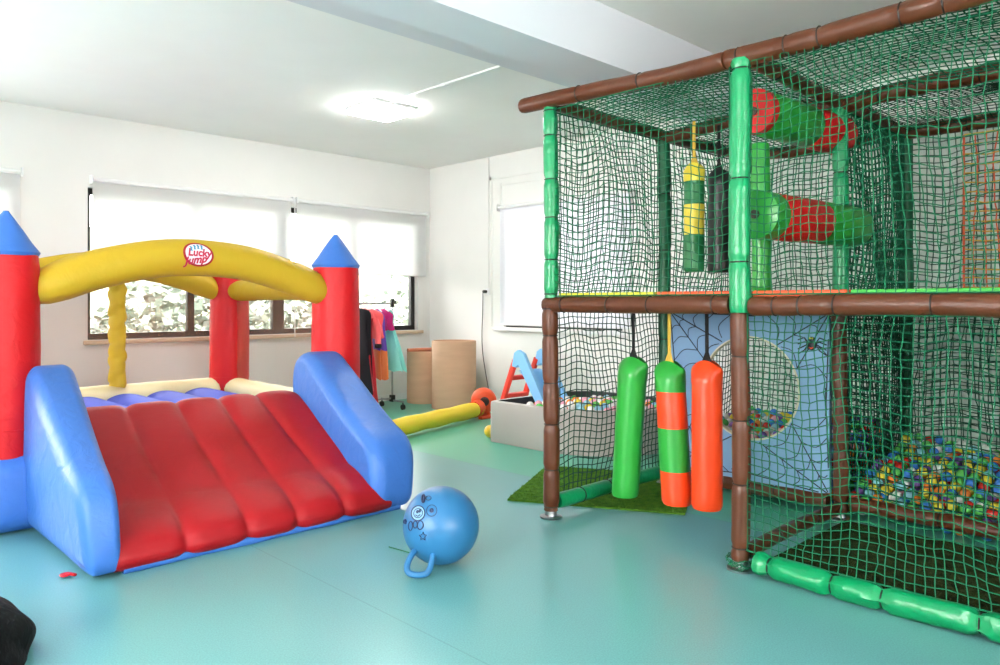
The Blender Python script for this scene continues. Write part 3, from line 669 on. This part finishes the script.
# ------------------------------------------------------------------ hanging bags
def bag(s, d, zb, zt, r, bands, strapm, label, ztie, taper=1.0, name='hanging_bag', lean=(0, 0), loop=True):
    t = thing(name, (s, d, zb), label, 'punching bag', 'padded bags hanging in the play frame'); m = MB()
    mats = [M[x[1]] for x in bands]; H = zt-zb; n = 28; K = 46; vs = []; fm = []
    for i in range(K+1):
        q = i/K; z = zb+H*q; e = 1.0
        if q < .03: e = .90+.10*math.sin(q/.03*math.pi/2)
        if q > .95: e = 1-.16*((q-.95)/.05)**1.6
        for j in range(n):
            a = 2*math.pi*j/n; rr = r*(1+(taper-1)*q)*e*(1+(.035 if q > .85 else .006)*math.sin(4*a+q*20))
            fl = 1-.6*max(0, (q-.90)/.10)
            vs.append((s+lean[0]*q+rr*math.cos(a)*fl, d+lean[1]*q+rr*math.sin(a)*(1+(1-fl)*.35), z+(.018*math.cos(2*a)*max(0, (q-.93)/.07)**1)))
    fs = [(i*n+j, i*n+(j+1) % n, (i+1)*n+(j+1) % n, (i+1)*n+j) for i in range(K) for j in range(n)]
    m.add(vs, fs); idx = []
    for i in range(K):
        q = (i+.5)/K; k = next(k for k, x in enumerate(bands) if q <= x[0]); idx += [k]*n
    m.m = idx; m.f += [tuple(range(n))[::-1], tuple(K*n+j for j in range(n))]; m.m += [0, len(bands)-1]
    m.build('bag_body', mats, t)
    x, y = s+lean[0], d+lean[1]
    w_ = .011; sm = MB()
    sm.tube([(x, y, zt-.02), (x, y, zt+.03), (x-.002, y, ztie)], w_, 8, flat=.35)
    sm.tube([(x+.01, y-.03, zt-.035), (x, y-.012, zt+.025), (x, y, zt+.06)], w_*.9, 8, flat=.4)
    sm.tube([(x-.01, y+.03, zt-.03), (x, y+.012, zt+.03), (x, y, zt+.06)], w_*.9, 8, flat=.4)
    sm.build('hanging_strap', M[strapm], t)
bag(3.55, 2.605, .135, .925, .078, [(1, 'baggreen')], 'strap', 'plain green hanging bag on a black strap, leftmost of the lower three', ZM-.03, taper=1.08, lean=(-.0, -.06))
bag(3.55, 2.258, .155, .915, .082, [(.23, 'bagorange'), (.54, 'baggreen'), (.80, 'bagorange'), (1, 'baggreen')], 'strapyellow', 'green and orange banded hanging bag on a yellow strap', ZM-.03, lean=(-.0, .048))
bag(3.55, 2.075, .165, .93, .081, [(1, 'bagorange')], 'strap', 'plain orange hanging bag on a black strap beside the brown post', ZM-.03, taper=.97)
bag(4.05, 2.455, 1.44, 2.09, .062, [(.34, 'bagdark'), (.62, 'bagyellow'), (.84, 'bagdark'), (1, 'bagyellow')], 'strapyellow', 'yellow and green banded bag hanging on the upper floor behind net', ZT-.05)
bag(4.25, 2.40, 1.44, 2.07, .07, [(1, 'padblack')], 'strap', 'plain black bag hanging on the upper floor just left of the front green post', ZT-.05)

# turf
def slab(pts, z0, z1, name, mt, seed=1):
    m = MB(); n = 30; A, B, Cc, Dd = [Vector((p[0], p[1], 0)) for p in pts]; r_ = random.Random(seed)
    m.grid(lambda u, v: (A.lerp(B, u)).lerp(Dd.lerp(Cc, u), v)+Vector((0, 0, z1+r_.uniform(-.002, .002))), n, n)
    m.add([(p[0], p[1], z) for z in (z0, z1-.001) for p in pts], [(0, 1, 2, 3), (0, 4, 5, 1), (1, 5, 6, 2), (2, 6, 7, 3), (3, 7, 4, 0)])
    return m.build(name, mt)
mat_pts = [(3.34, 3.36), (3.86, 2.40), (4.74, 2.86), (4.24, 3.84)]
o = slab(mat_pts, .001, .014, 'turf_mat', M['turf'])
tag(o, 'bright green artificial grass mat lying on the floor under the hanging bags', 'mat')
gm = MB(); r_ = random.Random(5); A, B, Cc, Dd = [Vector((p[0], p[1], .013)) for p in mat_pts]
for _ in range(9000):
    u, v = r_.random(), r_.random(); p = (A.lerp(B, u)).lerp(Dd.lerp(Cc, u), v); a = r_.uniform(0, 6.28); h = r_.uniform(.008, .018); w2 = .0016
    dx, dy = math.cos(a)*w2, math.sin(a)*w2; gm.add([(p.x-dx, p.y-dy, p.z), (p.x+dx, p.y+dy, p.z), (p.x+r_.uniform(-.006, .006), p.y+r_.uniform(-.006, .006), p.z+h)], [(0, 1, 2)])
o2 = gm.build('grass_blades', M['turf'], o, smooth=False); o2['kind'] = 'stuff'
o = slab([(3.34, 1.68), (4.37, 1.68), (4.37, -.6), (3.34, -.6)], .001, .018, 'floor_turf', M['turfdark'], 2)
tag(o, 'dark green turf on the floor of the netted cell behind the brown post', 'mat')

# ------------------------------------------------------------------ grey ball pit
px0, px1, py0, py1, ph, pt_ = 4.65, 5.98, 3.52, 4.92, .37, .06
def rr2(x0, x1, y0, y1, rs, k=8):
    out = []
    for cx, cy, s0, r in [(x1-rs[0], y1-rs[0], 0, rs[0]), (x0+rs[1], y1-rs[1], 90, rs[1]), (x0+rs[2], y0+rs[2], 180, rs[2]), (x1-rs[3], y0+rs[3], 270, rs[3])]:
        for i in range(k+1): a = R(s0+90*i/k); out.append((cx+r*math.cos(a), cy+r*math.sin(a)))
    return out
pit = thing('ball_pit', ((px0+px1)/2, (py0+py1)/2, 0), 'low grey plush ball pit with rounded corners standing beside the play frame', 'ball pit')
o1 = rr2(px0, px1, py0, py1, (.35, .05, .75, .35)); o2_ = rr2(px0+pt_, px1-pt_, py0+pt_, py1-pt_, (.29, .03, .69, .29)); n = len(o1)
m = MB(); vs = []
for off, z in ((0, .004), (0, ph-.02), (.006, ph-.006), (.02, ph)):
    k = off/pt_; vs += [(a[0]+(b[0]-a[0])*k, a[1]+(b[1]-a[1])*k, z) for a, b in zip(o1, o2_)]
for z in (ph, ph-.02, .05): vs += [(b[0]+(0), b[1], z) for a, b in zip(o1, o2_)]
fs = [(k*n+i, k*n+(i+1) % n, (k+1)*n+(i+1) % n, (k+1)*n+i) for k in range(6) for i in range(n)]+[tuple(range(n))[::-1]]
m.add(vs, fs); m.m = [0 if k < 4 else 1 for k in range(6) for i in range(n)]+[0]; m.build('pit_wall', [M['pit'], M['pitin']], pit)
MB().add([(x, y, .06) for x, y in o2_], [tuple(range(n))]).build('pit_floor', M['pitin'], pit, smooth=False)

# balls
ballcols = {'red': (206, 44, 36), 'orange': (236, 128, 48), 'yellow': (232, 206, 60), 'green': (96, 190, 90), 'blue': (64, 122, 206), 'white': (232, 230, 226), 'pink': (232, 160, 176), 'purple': (120, 84, 160), 'clear blue': (140, 196, 214)}
bmesh_ = {}
def ballobj(col, r, c, place, group):
    key = (col, r)
    if key not in bmesh_:
        m = MB().sphere((0, 0, 0), r, 14, 9); o = m.build('play_ball', mat('ball_'+col, ballcols[col], .25, .5)); bmesh_[key] = o
    else: o = bmesh_[key].copy(); C.objects.link(o)
    o.location = c; return tag(o, '%s plastic ball among the mixed balls %s' % (col, place), 'ball', group)
def fill(name, pts, r, label):
    m = MB(); keys = list(ballcols)
    for p in pts: m.sphere(p, r, 8, 6, random.randrange(len(keys)))
    return tag(m.build(name, [bpy.data.materials.get('ball_'+k) or mat('ball_'+k, ballcols[k], .25) for k in keys]), label, 'balls', None, 'stuff')
rb = random.Random(21)
cnt = 0; low = []
pale = ['white', 'white', 'pink', 'green', 'yellow', 'orange', 'white', 'clear blue', 'white', 'pink']
x = px0+.12
while x < px1-.1:
    y = py0+.11
    while y < py1-.1:
        inside = not ((x < px0+.75 and y < py0+.75 and math.hypot(x-px0-.75, y-py0-.75) > .64) or (x > px1-.35 and (y < py0+.35 and math.hypot(x-px1+.35, y-py0-.35) > .24 or y > py1-.35 and math.hypot(x-px1+.35, y-py1+.35) > .24)))
        if inside:
            z = .34+.03*math.sin(x*4)*math.cos(y*3)+rb.uniform(-.008, .012)
            low.append((x+.03, y+.03, z-.058))
            if y < 4.55:
                ballobj(rb.choice(pale), .034, (x+rb.uniform(-.003, .003), y+rb.uniform(-.003, .003), z), 'in the grey plush pit', 'balls in the grey pit'); cnt += 1
            else: low.append((x, y, z-.09))
        y += .098
    x += .098
fill('lower_balls', low, .034, 'deeper layer of mixed plastic balls inside the grey plush pit')
# big pit in the frame
low = []; mix = ['red', 'orange', 'yellow', 'green', 'blue', 'clear blue', 'purple', 'green', 'blue', 'white', 'yellow', 'green']; cnt2 = 0
BR, SPB = .029, .0625; x = S[1]+.085; ix = 0
while x < S[2]-.05:
    y = .62; iy = 0
    while y < 2.86:
        k = (x-S[1])/(S[2]-S[1]); hh = (.12+.24*k) if y < 1.8 else .37+.05*k; z = hh+rb.uniform(-.008, .01)+.025*math.sin(x*9+y*5)
        vis = (.90 < y < 1.69) or (2.05 < y < 2.66 and k > .62)
        if abs(y-1.73) > .045:
            if vis:
                ballobj(rb.choice(mix), BR, (x+rb.uniform(-.002, .002), y+rb.uniform(-.002, .002), z+.012*((ix+iy) % 2)), 'inside the play frame', 'balls in the play frame'); cnt2 += 1
            else: low.append((x, y, z))
            zz = z-.062
            while zz > .035: low.append((x+.031, y+.031, zz)); zz -= .062
        y += SPB; iy += 1
    x += SPB; ix += 1
print('balls', cnt, cnt2)
fill('deep_balls', low, BR, 'deeper mass of mixed plastic balls heaped inside the play frame')

# ------------------------------------------------------------------ toddler slide in the pit
t = thing('toddler_slide', (5.3, 5.05, 0), 'small light blue plastic slide with a red ladder standing at the grey ball pit', 'toy slide')
m = MB()
for s in (5.16, 5.46):
    m.tube([(s, 5.36, .01), (s, 5.20, .42), (s, 5.08, .70)], .036, 8, flat=.7)
for k in (.15, .34, .52): y = 5.36-.28*k/.72; m.box(5.16, 5.46, y-.045, y+.045, k-.02, k+.02, bev=.01)
m.build('ladder', M['toyred'], t)
for s in (5.15, 5.47):
    P2 = [(5.10, .64), (5.07, .77), (5.02, .80), (4.95, .77), (4.66, .29), (4.52, .20), (4.50, .14), (4.62, .14), (4.74, .24), (4.97, .60), (5.02, .66), (5.05, .63)]
    vs = [(s-.02, a, b) for a, b in P2]+[(s+.02, a, b) for a, b in P2]; q = len(P2)
    MB().add(vs, [tuple(range(q))[::-1], tuple(range(q, 2*q))]+[(i, (i+1) % q, q+(i+1) % q, q+i) for i in range(q)]).build('side_rail', M['toyblue'], t, smooth=False)
m = MB(); P3 = spline([(0, 5.08, .60), (0, 4.99, .58), (0, 4.85, .38), (0, 4.70, .21), (0, 4.50, .15)], 6)
for dz in (0, .015): m.grid(lambda u, v, dz=dz: (5.16+.30*u, P3[round(v*(len(P3)-1))].y, P3[round(v*(len(P3)-1))].z-dz), 2, len(P3)-1)
m.build('chute', M['toyblue'], t)
yb = MB().sphere((4.79, 5.04, .06), .06, 16, 12); tag(yb.build('yellow_ball', mat('yellow_ball', (240, 196, 50), .3)), 'small yellow ball on the floor behind the left corner of the grey pit', 'ball')

# ------------------------------------------------------------------ cardboard rolls
def roll(x, y, r, h, label):
    m = MB(); n = 48; tk = .03; vs = []
    for rr_, z in ((r, .002), (r, h), (r-tk, h), (r-tk, .02)):
        vs += [(x+rr_*math.cos(2*math.pi*j/n), y+rr_*math.sin(2*math.pi*j/n), z) for j in range(n)]
    m.add(vs, [(i*n+j, i*n+(j+1) % n, (i+1)*n+(j+1) % n, (i+1)*n+j) for i in range(3) for j in range(n)])
    for k in range(3):
        q = r-.006-k*.008; m.tube([(x+q*math.cos(a*math.pi/24), y+q*math.sin(a*math.pi/24), h) for a in range(48)], .0025, 4, closed=True)
    m.tube([(x+(r+.002)*math.cos(2.6), y+(r+.002)*math.sin(2.6), .01), (x+(r+.002)*math.cos(2.6), y+(r+.002)*math.sin(2.6), h)], .003, 4)
    return tag(m.build('cardboard_roll', M['card']), label, 'cardboard roll', 'cardboard rolls in the corner')
roll(5.86, 6.80, .265, .80, 'tall wide roll of corrugated cardboard standing nearest the wall socket')
roll(5.90, 7.44, .20, .64, 'shorter roll of corrugated cardboard standing behind the tall one')
tag(MB().tube([(5.66, 7.44, .666), (6.20, 7.40, .666)], .022, 14).build('cardboard_tube', M['cardin']), 'narrow reddish cardboard tube lying across the shorter cardboard roll', 'cardboard tube')

# ------------------------------------------------------------------ costume rack
RY = 7.27
t = thing('clothes_rack', (4.8, RY, 0), 'chrome clothes rack on castors with costumes, standing below the window', 'clothes rack')
m = MB()
for s in (4.28, 5.30): m.tube([(s, RY, .10), (s, RY, 1.25)], .011, 10)
m.build('upright', M['steel'], t)
MB().tube([(4.2, RY, 1.245), (5.36, RY, 1.245)], .010, 10).build('hanging_rail', M['steel'], t)
m = MB()
for s in (4.28, 5.30): m.tube([(s, RY-.22, .095), (s, RY+.22, .095)], .012, 8)
m.tube([(4.28, RY, .12), (5.30, RY, .12)], .010, 8); m.build('base_bar', M['steel'], t)
m = MB()
for s in (4.28, 5.30):
    m.box(s-.025, s+.025, RY-.03, RY+.03, .08, .16, bev=.006); m.box(s-.02, s+.02, RY-.02, RY+.02, 1.20, 1.30, bev=.006)
m.box(5.30, 5.345, RY-.015, RY+.015, 1.24, 1.28)
m.build('joint', M['black'], t)
for s in (4.28, 5.30):
    for q in (-.21, .21):
        m = MB(); m.tube([(s-.014, RY+q, .034), (s+.014, RY+q, .034)], .032, 16); m.tube([(s, RY+q, .03), (s, RY+q, .095)], .008, 6); m.build('castor', M['black'], t)
def garment(s, rows, mt, label, cat, folds=6, fa_=.34, sleeves=None, mats=None, name='costume', yoff=0):
    t = thing(name, (s, RY+yoff, 1.2), label, cat, 'costumes on the rack'); m = MB(); n = 40; vs = []; t.rotation_euler.z = math.sin(s*37)*.12
    rw = spline([(a, b*1.5, c*.62) for a, b, c in rows], 5); K = len(rw)
    for i, (z, hw, hd) in enumerate(rw):
        q = i/(K-1)
        for j in range(n):
            a = 2*math.pi*j/n; f = 1+fa_*q*math.sin(folds*a+s*40+z*2)
            vs.append((s+hd*math.cos(a)*f, RY+yoff+hw*math.sin(a)*f, z+(.012*q*math.sin(folds*a*1.5+1))))
    m.add(vs, [(i*n+j, i*n+(j+1) % n, (i+1)*n+(j+1) % n, (i+1)*n+j) for i in range(K-1) for j in range(n)]+[tuple(range(n))])
    if mats:
        for k in range(len(m.m)): 
            i = k//n; m.m[k] = 1 if i/(K-1) > mats[1] else 0
    m.build('cloth', [M[mt]]+([M[mats[0]]] if mats else []), t)
    if sleeves:
        for sg in (-1, 1):
            z0, ln, col = sleeves; a = Vector((s, RY+yoff+sg*.10, z0)); b = a+Vector((-.03, sg*.09, -ln*.5)); c = a+Vector((-.05, sg*.12, -ln))
            mm = MB(); mm.tube(spline([a, b, c], 6), lambda i, t_, an: .042*(1-.2*t_)*(1+.08*math.sin(an*3+i)), 12); mm.tube([c, c+Vector((-.006, sg*.006, -.035))], .04, 12, mi=1)
            mm.build('sleeve', [M[mt], M[col]], t)
    hm_ = MB(); hm_.tube(spline([(s, RY+yoff*.3, 1.262), (s, RY+.014, 1.270), (s, RY+.02, 1.25), (s, RY+yoff, 1.225), (s, RY+yoff, 1.205)], 5), .003, 6)
    hm_.tube(spline([(s, RY+yoff-.15, 1.15), (s, RY+yoff, 1.205), (s, RY+yoff+.15, 1.15)], 6), .007, 6); hm_.build('hanger', M['gwhite'], t)
garment(4.80, [(1.19, .05, .03), (1.14, .15, .05), (.9, .15, .055), (.5, .17, .06), (.22, .18, .065)], 'gblack', 'long black costume cloak, leftmost on the rack next to the red tower', 'costume', 4)
garment(4.885, [(1.19, .05, .03), (1.13, .15, .06), (.95, .12, .055), (.55, .15, .07), (.12, .19, .08)], 'gpink', 'long red dress with pink shoulders, reaching almost to the floor', 'costume', 6, mats=('gred', .3))
garment(4.965, [(1.18, .06, .03), (1.12, .15, .06), (.98, .13, .055), (.85, .14, .055)], 'gpink', 'salmon pink and red jacket with long sleeves and black cuffs', 'costume', 4, sleeves=(1.12, .34, 'gblack'))
garment(5.045, [(1.17, .06, .03), (1.1, .13, .05), (.9, .13, .05), (.66, .15, .06), (.38, .15, .06)], 'gpurple', 'purple costume with an orange skirt hem hanging beside the red jacket', 'costume', 5, mats=('gorange', .68), yoff=-.02)
garment(5.125, [(1.18, .06, .03), (1.12, .13, .06), (1.02, .12, .06), (.94, .13, .06)], 'gmagenta', 'short magenta top hanging near the right end of the rack', 'costume', 4)
garment(5.22, [(1.17, .06, .03), (1.1, .11, .05), (1.0, .10, .05), (.75, .19, .10), (.47, .27, .15)], 'gmint', 'mint green tulle dress, rightmost on the rack', 'costume', 7, .12)

# ------------------------------------------------------------------ hopper ball
HR = .183; HC = Vector((2.314, 2.78, HR))
hop = thing('hopper_ball', (HC.x, HC.y, 0), 'blue rubber hopper ball with a loop handle in the middle of the floor', 'hopper ball')
MB().sphere(HC, HR, 48, 32).build('ball_body', M['hop'], hop)
V_ = (Vector((0, 0, EYE))-HC).normalized(); R_ = Vector((UA, -UB, 0)); R_ = (R_-V_*R_.dot(V_)).normalized(); U_ = V_.cross(R_)*1; 
if U_.z < 0: U_ = -U_
def sp(px, py, off=.001):
    ex, ey = (px-441)/38.5, -(py-525)/38.5; q = ex*ex+ey*ey
    if q > .96: k = math.sqrt(.96/q); ex *= k; ey *= k; q = .96
    return HC+(R_*ex+U_*ey+V_*math.sqrt(1-q))*(HR+off)
def zz(x, y): return (395+x/6.04, 475+y/6.04)
def loop(m, pts, w=.0016, closed=True, mi=0): m.tube([sp(*zz(*p), .002) for p in pts], w*1.7, 5, closed=closed, mi=mi)
def circ(cx, cy, rx, ry, n=24): return [(cx+rx*math.cos(2*math.pi*k/n), cy+ry*math.sin(2*math.pi*k/n)) for k in range(n)]
m = MB(); vs = [sp(*zz(*p), .0015) for q in range(6) for p in circ(142, 236, 1+39*q/5, 1+41*q/5)]; m.add(vs, [(q*24+k, q*24+(k+1) % 24, (q+1)*24+(k+1) % 24, (q+1)*24+k) for q in range(5) for k in range(24)])
m.build('printed_face', M['hoppr'], hop)
m = MB(); loop(m, circ(142, 236, 40, 42)); loop(m, circ(143, 236, 26, 26), .0012)
loop(m, circ(138, 228, 4, 6), .002); loop(m, circ(152, 224, 4, 6), .002); loop(m, [(128, 246), (142, 254), (156, 244)], .0015, False)
loop(m, circ(170, 152, 7, 22), .003); loop(m, circ(200, 150, 16, 12), .0012); loop(m, circ(222, 222, 5, 6), .004); loop(m, circ(222, 222, 30, 32), .001)
loop(m, circ(66, 283, 5, 7), .004); loop(m, circ(100, 308, 12, 26), .0014); loop(m, circ(128, 300, 12, 20), .0014); loop(m, circ(158, 304, 17, 24), .0014)
loop(m, [(175+(22 if k % 2 == 0 else 11)*math.sin(k*math.pi/5), 366-(24 if k % 2 == 0 else 11)*math.cos(k*math.pi/5)) for k in range(10)], .0014)
m.build('printed_outline', M['navy'], hop)
hp = [(417, 549, 3.50), (411, 556, 3.46), (407, 566, 3.42), (409, 573, 3.395), (418, 575, 3.39), (427, 573, 3.395), (431, 565, 3.42), (433, 555, 3.455), (432, 547, 3.49), (425, 545, 3.49)]
m = MB(); m.tube(spline([at(*q) for q in hp], 5, True), .0145, 12, closed=True); m.build('handle', M['hop'], hop)
a_, b_ = at(389, 548, 3.83), at(414, 555, 3.72); a_.z = b_.z = .005
tag(MB().tube([a_, a_.lerp(b_, .5)+Vector((0, .004, 0)), b_], .003, 6).build('thin_stick', M['bagdark']), 'thin dark stick lying on the floor left of the hopper ball', 'stick')

# ------------------------------------------------------------------ black bag, near left
t = thing('black_bag', (.28, 2.72, 0), 'crumpled black fabric bag on the floor at the bottom left corner', 'bag')
m = MB(); c0 = at(-62, 700, 2.55); r_ = random.Random(9); n = 40; vs = []
K = 22
for i in range(K+1):
    q = i/K; z = .001+.25*q
    for j in range(n):
        a = 2*math.pi*j/n; rr_ = .27*math.sqrt(max(0, 1-q**2.4))*(1+.04*math.sin(3*a+q*5)+.03*math.sin(7*a+q*9))+.005
        vs.append((c0.x+rr_*math.cos(a), c0.y+rr_*math.sin(a), z))
m.add(vs, [(i*n+j, i*n+(j+1) % n, (i+1)*n+(j+1) % n, (i+1)*n+j) for i in range(K) for j in range(n)]+[tuple(range(n))[::-1], tuple(K*n+j for j in range(n))])
m.build('bag_body', M['blackcloth'], t)
m = MB(); m.tube(spline([(c0.x-.1, c0.y, .23), (c0.x-.06, c0.y+.02, .28), (c0.x+.04, c0.y+.02, .28), (c0.x+.08, c0.y, .23)], 8), .014, 8, flat=.5); m.build('carry_handle', M['blackcloth'], t)
